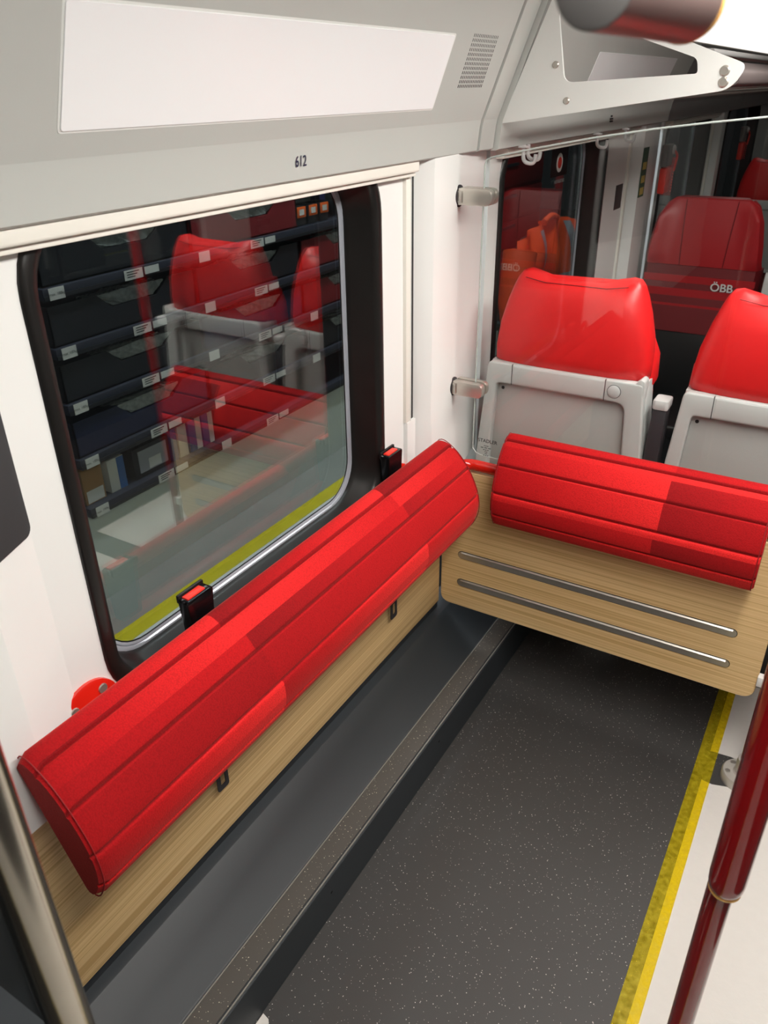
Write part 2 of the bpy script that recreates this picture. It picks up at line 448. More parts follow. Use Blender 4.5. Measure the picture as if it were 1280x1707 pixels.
# tilted near panel and the pillar casing at the partition
def casing(pts_top, pts_bot, z_top, z_mid, z_bot):
    """vertical casing from a plan polyline, bottom part splays out"""
    L = [[(x, y, z_top) for x, y in pts_top], [(x, y, z_mid) for x, y in pts_top], [(x, y, z_bot) for x, y in pts_bot]]
    return loft(L, False, False)
obj('tilted_panel', casing([(-1.0, .602), (-.955, .492), (-.955, -.3), (-.955, Y0)], [(-.996, .602), (-.938, .478), (-.938, -.3), (-.938, Y0)], 1.78, .99, .80), 'white', wl, ang=15)
def pillar(y, wide):
    t = [(-1.05, y-.008), (-1.0, y-.006), (-.982, y+.008), (-.957, y+.03), (-.953, y+wide-.02), (-.968, y+wide+.035), (-1.0, y+wide+.26)]
    b = [(-1.05, y-.008), (-1.0, y-.006), (-.972, y+.000), (-.938, y+.02), (-.934, y+wide-.015), (-.955, y+wide+.04), (-1.0, y+wide+.27)]
    return casing(t, b, 1.78, 1.04, .78)
obj('pillar_casing', pillar(1.805, .17), 'white', wl, ang=25)
obj('pillar_casing', pillar(3.775, .22), 'white', wl, ang=25)
obj('pillar_casing', pillar(5.60, .12), 'white', wl, ang=25)
for yy in (1.805, 3.775, 5.60):
    g = obj('blind_groove', box(-1.02, -.9965, yy-.030, yy-.004, 1.03, 1.70), 'black', wl)
    obj('guide_rail', box(-1.01, -.990, yy-.052, yy-.029, 1.03, 1.668), 'cream', g, bevel=.002)
    obj('guide_lip', box(-1.01, -.9885, yy-.031, yy-.0285, 1.03, 1.668), 'plate', g)
    obj('groove_end', box(-1.02, -.988, yy-.05, yy-.004, .80, 1.03), 'white', g)
for (ya, yb) in ((Y0, 1.765), (2.30, 3.735), (4.33, 5.56)):
    t = obj('blind_casing', prism(roundpoly([(-1.02, 1.672), (-.962, 1.672), (-.962, 1.72), (-1.02, 1.72)], .006, 3), 1, ya, yb), 'cream', wl)
    obj('blind_bar', box(-1.005, -.974, ya, yb+.006, 1.662, 1.6715), 'cream', t, bevel=.002)

# ---- overhead grey panels
def over(dx, dz, y0, y1):
    pr = [(-1.05, 1.700), (-.958, 1.696), (-.950, 1.700), (-.944, 1.755), (-.9405, 1.772), (-.841, 2.026), (-.765, 2.23), (-1.05, 2.23)]
    return prism([(x+dx, z+dz) for x, z in pr], 1, y0, y1)
c1 = struct('trim_2', over(0, 0, Y0, 2.058), 'grey', ang=9)
obj('joint_strip', over(.006, .0, 2.061, 2.148), 'grey', c1, ang=9)
c2 = struct('trim_3', over(.021, -.002, 2.151, 4.06), 'grey', ang=9)
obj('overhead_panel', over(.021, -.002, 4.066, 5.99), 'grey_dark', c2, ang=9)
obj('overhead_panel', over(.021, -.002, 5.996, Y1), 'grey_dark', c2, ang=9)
for yy in (4.063, 5.993): obj('joint_line', over(.018, -.003, yy-.004, yy+.004), 'plate', c2, ang=25)
obj('joint_backing', over(-.006, .002, 2.05, 2.16), 'black', c1)
# right side, rear and far ends, kept plain
wr = struct('wall_right', box(1.70, 1.75, Y0, Y1, 0, .9), 'anthracite')
obj('upper_panel', box(1.70, 1.75, Y0, Y1, 1.70, 2.22), 'grey', wr)
for k in range(6): obj('pillar', box(1.70, 1.75, Y0+k*1.9, Y0+k*1.9+.45, .9, 1.70), 'white', wr)
obj('pane', box(1.735, 1.742, Y0, Y1, .9, 1.70), 'window_glass', wr)
struct('wall_back', box(-1.06, 1.75, Y0-.05, Y0, 0, 2.22), 'anthracite')
struct('wall_front', box(-1.06, 1.75, Y1, Y1+.05, 0, 2.22), 'charcoal')

# ---- ceiling light strips
def lamp(name, x0, x1, y0, y1, z, label, mat='lamp'):
    t = thing(name, label, 'light', ((x0+x1)/2, (y0+y1)/2, z))
    obj('housing', box(x0-.02, x1+.02, y0-.02, y1+.02, z+.012, z+.05), 'alu_matt', t)
    obj('diffuser', prism(rrect(x0, x1, y0, y1, .02, 4), 2, z, z+.012), mat, t)
lamp('ceiling_light', -.05, .25, .05, 2.65, 2.17, 'long white ceiling light strip over the near standing area')

# ================================================================== OVERHEAD FITTINGS
SO = Vector((-.9405, 0, 1.772)); SE = Vector((.102, 0, .263)).normalized(); SN = Vector((SE.z, 0, -SE.x))
def on_slope(y, s, h=0, dx=0): return tuple(SO+Vector((dx, y, 0))+SE*s+SN*h)
def slope_quad(y0, y1, s0, s1, r, h0, h1, dx=0):
    lp = rrect(y0, y1, s0, s1, r, 3)
    return loft([[on_slope(a, b, h0, dx) for a, b in lp], [on_slope(a, b, h1, dx) for a, b in lp]])
t = thing('display_panel', 'wide blank white display panel in the grey slope above the near window', 'display', on_slope(1.25, .04))
obj('panel', slope_quad(.738, 1.757, .037, .186, .004, -.004, .0026), 'lens_panel', t)
obj('frame_lip', slope_quad(.734, 1.763, .033, .190, .006, -.004, .0008), 'plate', t)
t = thing('display_panel', 'dim display panel seen through the cut-out of the rack bracket', 'display', on_slope(3.3, .1, 0, .021))
obj('panel', slope_quad(2.72, 3.75, .037, .176, .004, -.004, .0026, .021), 'lens_panel', t)
obj('frame_lip', slope_quad(2.715, 3.755, .033, .180, .006, -.004, .001, .021), 'grey_dark', t)
t = thing('cove_light', 'bright white light cove above the luggage rack, top right corner', 'light', on_slope(5.7, .36, .01, .021))
obj('housing', slope_quad(2.78, 8.6, .240, .480, .01, -.004, .003, .021), 'alu_matt', t)
obj('diffuser', slope_quad(2.80, 8.58, .246, .474, .01, .003, .008, .021), 'lamp_far', t)
holes = []
for r_ in range(12):
    for c_ in range(15):
        yy = 1.852+.128*c_/14+.004*(1-r_/11.); s = .083+.107*r_/11
        holes.append(slope_quad(yy-.0016, yy+.0016, s-.0036, s+.0036, .0014, -.002, .0007))
t = thing('speaker_grille', 'small speaker grille of rows of fine slots right of the white display', 'speaker', on_slope(1.917, .14))
g = obj('slots', join(*holes), 'ink_black', t, smooth=False); g['kind'] = 'stuff'
tag(obj('seat_number', textmesh('612', .0265, (-.9450, 1.276, 1.7305), (0, 1, 0), (.09, 0, 1), xs=.9, bold=.00022), 'ink'), 'dark number 612 printed on the grey panel above the near window', 'number')
t = thing('seat_sticker', 'tiny dark seat sticker on the grey band above the window behind the partition', 'sticker', (-.920, 3.15, 1.74))
for (a, b) in ((0, .008), (-.004, -.001), (.006, -.001), (-.004, -.009), (.006, -.009)):
    obj('mark', box(-.9235, -.9195, 3.15+a*1.7-.006, 3.15+a*1.7+.006, 1.738+b-.0026, 1.738+b+.0026), 'ink_black', t)

# luggage rack: bracket plate with cut-out, screws, rods, front rail
t = thing('luggage_rack', 'overhead luggage rack with pale triangular bracket plate behind the glass partition', 'luggage rack', (-.63, 2.155, 1.76))
outl = roundpoly([(-.926, 1.760), (-.360, 1.834), (-.336, 1.884), (-.800, 2.052)], [.004, .030, .018, .02], 6)
inl = roundpoly([(-.760, 1.8535), (-.440, 1.8675), (-.446, 1.8985), (-.790, 2.012)], [.022, .008, .012, .02], 6)
pl = obj('bracket_plate', ringplate(outl, inl, 1, 2.152, 2.160), 'plate', t, smooth=False)
for (x, z, r) in ((-.786, 1.893, .0085), (-.750, 1.813, .0085), (-.381, 1.872, .0115), (-.380, 1.849, .0115)):
    s = obj('bolt', lathe((x, 2.152, z), (0, -1, 0), [(r, 0), (r, .0012), (r*.72, .0035), (r*.70, .004)], 20), 'steel', pl)
obj('front_rail', prism(roundpoly([(-.420, 1.836), (-.352, 1.842), (-.345, 1.872), (-.420, 1.898)], [.01, .012, .012, .012], 4), 1, 2.162, 8.5), 'rail_brown', t)
obj('rail_lip', prism(rrect(-.47, -.412, 1.905, 1.918, .005, 3), 1, 2.162, 8.5), 'grey_dark', t)
for (x, z) in ((-.52, 1.833), (-.64, 1.817), (-.76, 1.801)):
    obj('rod', cyl((x, 2.162, z), (x, 8.5, z), .006, n=12), 'alu_matt', t)

# coat hooks
for k, (yy, lb) in enumerate(((2.30, 'grey coat hook beside the partition glass corner'), (2.985, 'grey coat hook above the red ring sticker side'), (3.34, 'grey coat hook next to the cream pillar'))):
    t = thing('coat_hook', lb, 'hook', (-.915, yy, 1.69), 'coat hooks under the overhead band')
    path = arc_path([(-.915, yy, 1.700), (-.915, yy, 1.655), (-.885, yy+.012, 1.650), (-.883, yy+.014, 1.676)], .02, 6)
    obj('hook', tube(path, .0055, 10), 'shell_cap', t)
    obj('foot', box(-.928, -.902, yy-.012, yy+.012, 1.6925, 1.6985), 'shell_cap', t, bevel=.002)
t = thing('coat_hook', 'second grey coat hook right against the first one at the glass corner', 'hook', (-.915, 2.335, 1.69), 'coat hooks under the overhead band')
path = arc_path([(-.915, 2.335, 1.700), (-.915, 2.335, 1.662), (-.885, 2.347, 1.657), (-.883, 2.349, 1.680)], .02, 6)
obj('hook', tube(path, .0055, 10), 'shell_cap', t)

# short film-wrapped rail end close to the camera
t = thing('handrail_end', 'short dark cylindrical handrail end hanging close under the bright ceiling light', 'handrail', (-.14, .55, 1.87))
AX = Vector((-.1475, .45, 1.8935)); BX = Vector((-.1437, .632, 1.8972))
obj('tube', cyl(AX, BX, .0205, .0242, 40), 'pole_film', t)
obj('end_cap', lathe(AX, (AX-BX), [(.0205, -.001), (.0203, .001), (.0185, .0022)], 40), 'cap_grey', t)
obj('rim', lathe(BX, (BX-AX), [(.0243, -.004), (.0249, 0), (.0243, .004)], 40), 'film_amber', t)
obj('hanger', tube([(-.1455, .58, 1.905), (-.1455, .58, 2.2)], .009, 12), 'steel', t)

# ================================================================== PARTITION
t = thing('partition_board', 'oak veneer partition board with two recessed steel slats across the aisle side', 'board', (-.49, 1.985, .30))
bl = roundpoly([(-.983, .303), (.014, .303), (.014, .806), (-.983, .806)], [.035, .042, .008, .008], 6)
obj('panel', prism(bl, 1, 1.979, 1.999), 'oak_x', t, bevel=.0012, seg=1)
for zz in (.505, .398):
    sl = obj('slat', prism(rrect(-.921, -.066, zz-.0125, zz+.0125, .0124, 6), 1, 1.9768, 1.981), 'steel_brushed', t)
    obj('slat_edge', prism([(1.9770, zz+.0122), (1.9732, zz+.0086), (1.9770, zz+.0080)], 0, -.910, -.077), 'steel', sl)
    obj('slat_gap', prism(rrect(-.9228, -.0642, zz-.0143, zz+.0143, .0142, 6), 1, 1.9783, 1.982), 'ink_black', sl)
obj('pole_clamp', box(.012, .036, 1.965, 1.99, .362, .395), 'print_white', t, bevel=.003)
obj('pole_clamp', box(.012, .036, 1.965, 1.99, .70, .735), 'print_white', t, bevel=.003)
# glass with raised, slightly curved top
top = [(-.858, 1.694), (-.745, 1.716), (-.629, 1.737), (-.48, 1.759), (-.36, 1.773), (-.25, 1.784), (-.10, 1.795), (.035, 1.80)]
t = thing('glass_partition', 'clear glass screen with rounded corners above the oak board', 'glass screen', (-.44, 1.985, .87))
cor = [(-.892, 1.672), (-.888, 1.684), (-.876, 1.690)]
cb = [(-.860, .869), (-.880, .875), (-.891, .888)]
gl_loop = cor+top+[(.035, .869)]+cb
obj('pane', prism(gl_loop, 1, 1.982, 1.990), 'clear_glass', t, smooth=False)
edge_path = [(.035, 1.986, .869)]+[(x, 1.986, z) for x, z in cb+cor+top]
obj('polished_edge', tube(edge_path, .0022, 8), 'glass_edge', t)
st = obj('maker_mark', textmesh('STADLER', .0155, (-.842, 1.9815, .9205), (1, 0, 0), (0, 0, 1), xs=.98, bold=.00018), 'ink_black', t); st['label'] = 'black STADLER lettering'
rows = [(.905, .016), (.8985, .036), (.892, .020), (.886, .010), (.880, .008), (.874, .018)]
obj('mark_lines', join(*[box(-.845-w_/2+i*w_/3, -.845-w_/2+i*w_/3+w_/4.2, 1.9812, 1.9818, z-.0010, z+.0010) for z, w_ in rows for i in range(3)]), 'ink_black', t)
obj('foot_clip', box(-.752, -.715, 1.974, 1.998, .848, .893), 'steel_brushed', t, bevel=.004)
obj('foot_clip', box(-.12, -.083, 1.974, 1.998, .848, .893), 'steel_brushed', t, bevel=.004)
for k, (zc, lb) in enumerate(((1.5975, 'upper steel clamp holding the glass screen to the white pillar'), (1.077, 'lower steel clamp holding the glass screen to the white pillar'))):
    t = thing('glass_clamp', lb, 'clamp', (-.953, 1.986, zc), 'steel glass clamps on the pillar')
    obj('rosette', lathe((-.956, 1.972, zc), (1, 0, 0), [(.0275, 0), (.0275, .002), (.025, .003)], 28), 'charcoal', t)
    for ya, yb in ((1.958, 1.981), (1.991, 2.008)):
        lp = roundpoly([(-.952, zc-.0205), (-.858, zc-.0205), (-.858, zc+.0205), (-.952, zc+.0205)], [.003, .019, .019, .003], 6)
        obj('jaw', prism(lp, 1, ya, yb), 'steel', t, bevel=.0015)
    obj('neck', box(-.954, -.938, 1.955, 2.010, zc-.015, zc+.015), 'steel_brushed', t, bevel=.002)

# ================================================================== RED GRAB RAIL BEHIND THE CUSHIONS
t = thing('grab_rail', 'red tube rail behind the long cushion, fixed to the wall by a round red flange', 'rail', (-.97, .60, .80))
path = arc_path([(-.998, .625, .878), (-.957, .625, .874), (-.957, .69, .838), (-.957, 1.735, .838), (-.957, 1.735, .872), (-.998, 1.735, .876)], .03, 7)
obj('tube', tube(path, .0175, 18), 'red_rail', t)
fl = obj('flange', lathe((-1.0, .625, .880), (1, 0, 0), [(.062, 0), (.062, .006), (.058, .009), (.032, .010), (.022, .018)], 36), 'red_rail', t)
for a in (52, 142, 232, 322):
    yy, zz = .625+.045*math.cos(R_(a)), .880+.045*math.sin(R_(a))
    s = obj('screw', lathe((-.991, yy, zz), (1, 0, 0), [(.0095, 0), (.0095, .001), (.0085, .003)], 18), 'steel', fl)
obj('flange', lathe((-1.0, 1.735, .876), (1, 0, 0), [(.036, 0), (.036, .005), (.032, .008)], 28), 'red_rail', t)
t = thing('grab_rail', 'short red tube rail behind the short cushion, showing in the corner between both cushions', 'rail', (-.45, 1.992, .81))
obj('tube', tube(arc_path([(-.928, 1.895, .832), (-.918, 1.992, .830), (-.78, 1.992, .828), (.02, 1.992, .828)], .045, 7), .0175, 18), 'red_rail', t)

# oak panel along the wall
t = thing('wall_board', 'long oak veneer board on the wall below the long red cushion', 'board', (-.99, 1.2, .30))
obj('panel', box(-1.002, -.986, .375, 1.972, .3035, .8075), 'oak_y', t, bevel=.0015)
obj('edge_band', box(-1.0005, -.9868, .372, 1.9745, .3025, .3036), 'anthracite', t)

# ================================================================== CUSHIONS
def cushion_profile():
    """(out, up, strip) : D section leaning, from the top back over the front to the bottom back"""
    key = [(-.004, .952), (.020, .957), (.068, .927), (.112, .872), (.140, .812), (.146, .762), (.132, .716), (.108, .694), (.092, .696)]
    return key
def make_cushion(name, label, y0, y1, bounds, parent_loc, to_world, pr):
    """to_world(along, out, up)"""
    key = [Vector(k) for k in [(-.006, .938), (.006, .955), (.028, .954), (.070, .924), (.110, .871), (.136, .810), (.140, .752), (.122, .706), (.106, .692), (.096, .700)]]
    # dense polyline by Catmull-Rom
    pts = []
    for i in range(len(key)-1):
        p0, p1, p2, p3 = key[max(i-1, 0)], key[i], key[i+1], key[min(i+2, len(key)-1)]
        for q in range(10):
            s = q/10; pts.append(.5*((2*p1)+(p2-p0)*s+(2*p0-5*p1+4*p2-p3)*s*s+(3*p1-p0-3*p2+p3)*s**3))
    pts.append(key[-1])
    # arc length
    L = [0]
    for a, b in zip(pts, pts[1:]): L.append(L[-1]+(b-a).length)
    tot = L[-1]
    grooves = [.17, .395, .625, .825]
    def at(v):
        d = v*tot
        for i in range(len(L)-1):
            if L[i+1] >= d:
                s = (d-L[i])/max(1e-9, L[i+1]-L[i]); p = pts[i].lerp(pts[i+1], s); tg = (pts[i+1]-pts[i]).normalized(); return p, Vector((-tg.y, tg.x))
        return pts[-1], Vector((0, -1))
    cuts = sorted(set([round(i/44, 4) for i in range(45)]+[round(g+d, 4) for g in grooves for d in (-.020, -.010, -.004, 0, .005, .014)]+[.225, .285, .68, .735]))
    us = [0, .012, .03, .06]
    inner = sorted(set([round(i/26, 4) for i in range(2, 25)]))
    bn = sorted(set(b for bs in pr for b in bs['b']))
    ul = []
    for u in us+inner+[.94, .97, .988, 1.0]: ul.append(u)
    for b in bn: ul += [b-.0008, b+.0008]
    ul = sorted(set(round(u, 5) for u in ul))
    cen = Vector((.07, .83))
    V, F = [], []
    nv = len(cuts)
    for u in ul:
        y = y0+(y1-y0)*u
        e = min(u, 1-u)*(y1-y0)
        shrink = 1.0 if e > .014 else .93+.07*math.sqrt(max(0, 1-((.014-e)/.014)**2))
        for v in cuts:
            p, n = at(v)
            gd = min(abs(v-g) for g in grooves)
            dep = .0052*max(0, 1-gd/.014) if gd < .014 else 0
            if min(v, 1-v) < .02: dep = 0
            q = p - n*dep*(-1 if False else 1) if (p-cen).dot(n) > 0 else p + n*dep
            q = cen+(q-cen)*shrink
            V.append(to_world(y, q.x, q.y))
    nu = len(ul)
    for i in range(nu-1):
        for j in range(nv-1):
            F.append((i*nv+j, (i+1)*nv+j, (i+1)*nv+j+1, i*nv+j+1))
        F.append((i*nv+nv-1, (i+1)*nv+nv-1, (i+1)*nv, i*nv))
    F.append(tuple(range(nv))); F.append(tuple(reversed(range((nu-1)*nv, nu*nv))))
    me = bpy.data.meshes.new('cover'); me.from_pydata(V, [], F)
    at_ = me.color_attributes.new('print', 'FLOAT_COLOR', 'CORNER')
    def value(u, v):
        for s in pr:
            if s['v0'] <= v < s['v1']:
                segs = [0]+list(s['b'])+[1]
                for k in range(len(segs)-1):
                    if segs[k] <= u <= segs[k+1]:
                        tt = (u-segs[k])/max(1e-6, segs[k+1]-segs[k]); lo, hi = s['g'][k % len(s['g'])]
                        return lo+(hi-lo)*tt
        return .5
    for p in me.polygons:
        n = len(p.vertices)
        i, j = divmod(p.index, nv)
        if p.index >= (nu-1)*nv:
            for li in p.loop_indices: at_.data[li].color = (.08, .08, .08, 1)  # end faces coloured dark, their shade painted in
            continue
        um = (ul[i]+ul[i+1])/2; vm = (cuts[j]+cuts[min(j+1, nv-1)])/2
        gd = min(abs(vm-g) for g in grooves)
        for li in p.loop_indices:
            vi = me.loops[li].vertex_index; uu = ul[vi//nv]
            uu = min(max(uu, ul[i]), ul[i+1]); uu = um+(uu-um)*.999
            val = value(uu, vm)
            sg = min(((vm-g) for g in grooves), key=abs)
            if -.020 < sg < .005: val *= .30  # shaded upper side of each groove painted into the colour
            elif .005 < sg < .012: val = min(1, val*1.25)  # painted highlight along the lower groove edge
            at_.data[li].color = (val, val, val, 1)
    bm = bmesh.new(); bm.from_mesh(me); bmesh.ops.recalc_face_normals(bm, faces=bm.faces); bm.to_mesh(me); bm.free()
    me.polygons.foreach_set('use_smooth', [True]*len(me.polygons)); me.set_sharp_from_angle(angle=R_(50))
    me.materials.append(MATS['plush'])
    t = thing(name, label, 'cushion', parent_loc, 'red tip-up lean cushions')
    o = bpy.data.objects.new('cover', me); COL.objects.link(o); o.parent = t; o.location = -Vector(parent_loc)
    for yy in (y0+.006, y1-.006):
        loop = [to_world(yy, *(cen+(at(v)[0]-cen)*.995)) for v in [.03+.94*i/40 for i in range(41)]]
        obj('piping', tube(loop, .0012, 6), 'piping', t)
    return t
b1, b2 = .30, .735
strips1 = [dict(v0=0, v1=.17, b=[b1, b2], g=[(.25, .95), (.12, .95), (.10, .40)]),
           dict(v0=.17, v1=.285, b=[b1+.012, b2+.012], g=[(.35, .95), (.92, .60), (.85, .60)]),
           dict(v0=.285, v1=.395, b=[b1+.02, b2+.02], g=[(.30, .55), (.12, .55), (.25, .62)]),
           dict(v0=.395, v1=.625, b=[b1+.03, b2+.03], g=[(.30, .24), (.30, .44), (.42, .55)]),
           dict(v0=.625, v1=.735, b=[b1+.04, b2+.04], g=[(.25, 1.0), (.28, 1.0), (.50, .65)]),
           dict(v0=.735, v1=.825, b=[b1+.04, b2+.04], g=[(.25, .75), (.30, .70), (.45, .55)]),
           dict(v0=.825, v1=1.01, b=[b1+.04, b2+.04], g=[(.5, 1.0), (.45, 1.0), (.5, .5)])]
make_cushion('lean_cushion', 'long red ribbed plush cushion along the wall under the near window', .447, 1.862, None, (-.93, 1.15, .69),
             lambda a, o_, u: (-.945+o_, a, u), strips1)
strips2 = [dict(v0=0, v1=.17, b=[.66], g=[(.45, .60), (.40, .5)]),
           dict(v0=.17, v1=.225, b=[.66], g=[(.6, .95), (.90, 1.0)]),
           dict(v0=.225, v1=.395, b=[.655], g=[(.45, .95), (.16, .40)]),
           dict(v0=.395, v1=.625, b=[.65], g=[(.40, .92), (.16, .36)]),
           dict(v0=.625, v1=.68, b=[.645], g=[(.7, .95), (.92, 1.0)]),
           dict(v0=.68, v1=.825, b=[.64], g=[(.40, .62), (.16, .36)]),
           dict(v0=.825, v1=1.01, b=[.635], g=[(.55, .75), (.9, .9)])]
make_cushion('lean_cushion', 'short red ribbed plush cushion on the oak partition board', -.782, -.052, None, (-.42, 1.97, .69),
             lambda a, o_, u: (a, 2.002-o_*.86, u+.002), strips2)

# ---- seat belt buckles and tongues
def buckle(name, label, y, z):
    t = thing(name, label, 'buckle', (-.962, y, z-.08), 'belt buckles behind the long cushion')
    lp = roundpoly([(y-.026, z-.130), (y+.026, z-.130), (y+.036, z), (y-.036, z)], [.004, .004, .007, .007], 3)
    obj('case', prism(lp, 0, -.986, -.958), 'black_gloss', t, bevel=.003)
    obj('release_button', box(-.9815, -.9640, y-.028, y+.020, z-.004, z+.0032), 'red_button', t, bevel=.0022)
    obj('slot_lip', box(-.9905, -.9835, y-.034, y+.036, z-.012, z+.006), 'black', t, bevel=.002)
buckle('belt_buckle', 'black belt buckle with red button behind the near part of the long cushion', .884, .990)
buckle('belt_buckle', 'black belt buckle with red button at the far end of the long cushion', 1.640, .993)
def tongue(label, y, z):
    t = thing('belt_tongue', label, 'belt tongue', (-.972, y, z), 'belt tongues below the long cushion')
    o_ = roundpoly([(y-.019, z), (y+.017, z), (y+.017, z+.075), (y-.019, z+.075)], [.008, .008, .003, .003], 4)
    i_ = roundpoly([(y-.008, z+.014), (y+.007, z+.014), (y+.007, z+.052), (y-.008, z+.052)], .002, 4)
    obj('blade', ringplate(o_, i_, 0, -.976, -.9735), 'charcoal', t, smooth=False)
    lp = roundpoly([(y-.022, z+.066), (y+.018, z+.058), (y+.056, z+.082), (y+.056, z+.15), (y-.03, z+.15)], .005, 3)
    obj('grip', prism(lp, 0, -.980, -.970), 'black', t, bevel=.002)
    obj('strap', box(-.980, -.976, y-.024, y+.044, z+.14, z+.24), 'black', t)
tongue('black belt tongue hanging over the oak board, nearer the camera', .882, .452)
tongue('black belt tongue hanging over the oak board, nearer the corner', 1.650, .440)

# ================================================================== FLOOR COVER, TAPE, POLES
def sheet(y0, y1, wob):
    pts = [(-.060, y0), (.0, y0+.006), (.08, y0-.004), (.70, y0), (.70, y1), (.08, y1+.004), (.015, y1+.010), (-.03, y1-.004), (-.060, y1)]
    return prism(pts, 2, .0004, .0018)
tag(obj('floor_paper', sheet(Y0+.05, 1.918, 0), 'paper'), 'white protective paper on the aisle floor in front of the pole foot', 'paper', 'floor protection sheets')
tag(obj('floor_paper', sheet(2.052, 6.0, 0), 'paper'), 'white protective paper on the aisle floor behind the pole foot', 'paper', 'floor protection sheets')
tag(obj('floor_tape', prism([(-.091, Y0+.1), (-.040, Y0+.1), (-.036, 1.35), (-.037, 1.9), (-.037, 3.6), (-.091, 3.6), (-.090, 1.6)], 2, .0020, .0030), 'tape'), 'yellow adhesive tape along the edge of the white paper', 'tape')
tag(obj('floor_paper', prism([(-.776, .20), (-.735, .20), (-.735, .66), (-.742, .690), (-.758, .708), (-.776, .712)], 2, .0004, .0018), 'paper'), 'corner of a white paper sheet against the step at the bottom edge', 'paper', 'floor protection sheets')
t = thing('grab_pole', 'red grab pole standing in a silver floor flange beside the oak board', 'pole', (.043, 1.978, 0))
obj('tube', cyl((.043, 1.978, .045), (.043, 1.978, 2.2), .0175, n=24), 'red_gloss', t)
fl = obj('foot_flange', lathe((.043, 1.978, .0005), (0, 0, 1), [(.060, 0), (.060, .024), (.056, .030), (.030, .032), (.0265, .036), (.0245, .085), (.021, .087), (.019, .087)], 40), 'alu_matt', t)
for a in (200, 270, 340, 70, 140):
    obj('screw', lathe((.043+.043*math.cos(R_(a)), 1.978+.043*math.sin(R_(a)), .030), (0, 0, 1), [(.009, 0), (.009, .0016), (.0055, .002), (.0055, .0024)], 16), 'steel', fl)
t = thing('grab_pole', 'dark red grab pole with thicker upper sleeve close to the camera on the right', 'pole', (.025, .735, 0))
obj('lower_tube', cyl((.0275, .735, .0025), (.0275, .735, .998), .0158, n=28), 'red_gloss', t)
obj('upper_sleeve', lathe((.031, .725, 1.000), (0, 0, 1), [(.006, -.010), (.0135, -.0075), (.0185, -.001), (.0205, .008), (.0212, .02), (.0212, 1.19)], 36), 'red_gloss', t)
obj('collar', tube([(.031+.0175*math.cos(R_(a)), .725+.0175*math.sin(R_(a)), .996) for a in range(0, 361, 12)], .0012, 8), 'film_amber', t)
obj('foot_flange', lathe((.0275, .735, .0022), (0, 0, 1), [(.060, 0), (.060, .024), (.056, .030), (.030, .032), (.025, .085), (.018, .087)], 36), 'alu_matt', t)
t = thing('steel_pole', 'brushed steel pole close to the camera in the lower left corner', 'pole', (-.452, .188, 0))
obj('tube', cyl((-.452, .188, .05), (-.452, .188, 2.2), .0185, n=36), 'steel_pole', t)
obj('foot_flange', lathe((-.452, .188, .0005), (0, 0, 1), [(.05, 0), (.05, .02), (.03, .03), (.022, .08), (.019, .08)], 28), 'alu_matt', t)
t = thing('draught_screen', 'dark grey low screen panel behind the steel pole at the lower left', 'panel', (-.72, .18, 0))
obj('panel', prism(rrect(-.94, -.480, .01, 1.02, .02, 5), 1, .172, .20), 'anthracite', t)
obj('edge_seal', box(-.4798, -.4722, .176, .198, .06, 1.0), 'rubber', t)
# dark rounded board on the tilted near panel
tn = Vector((.045, -.110, 0)).normalized(); nn = Vector((.110, .045, 0)).normalized()
base = Vector((-1.0, .602, 0))
lp = rrect(.006, .42, 1.262, 1.62, .016, 5)
tag(obj('notice_board', loft([[tuple(base+tn*a+nn*h+Vector((0, 0, b))) for a, b in lp] for h in (.001, .008)]), 'screen_dark', bevel=.0015), 'dark grey rounded display board at the left picture edge beside the window', 'display')

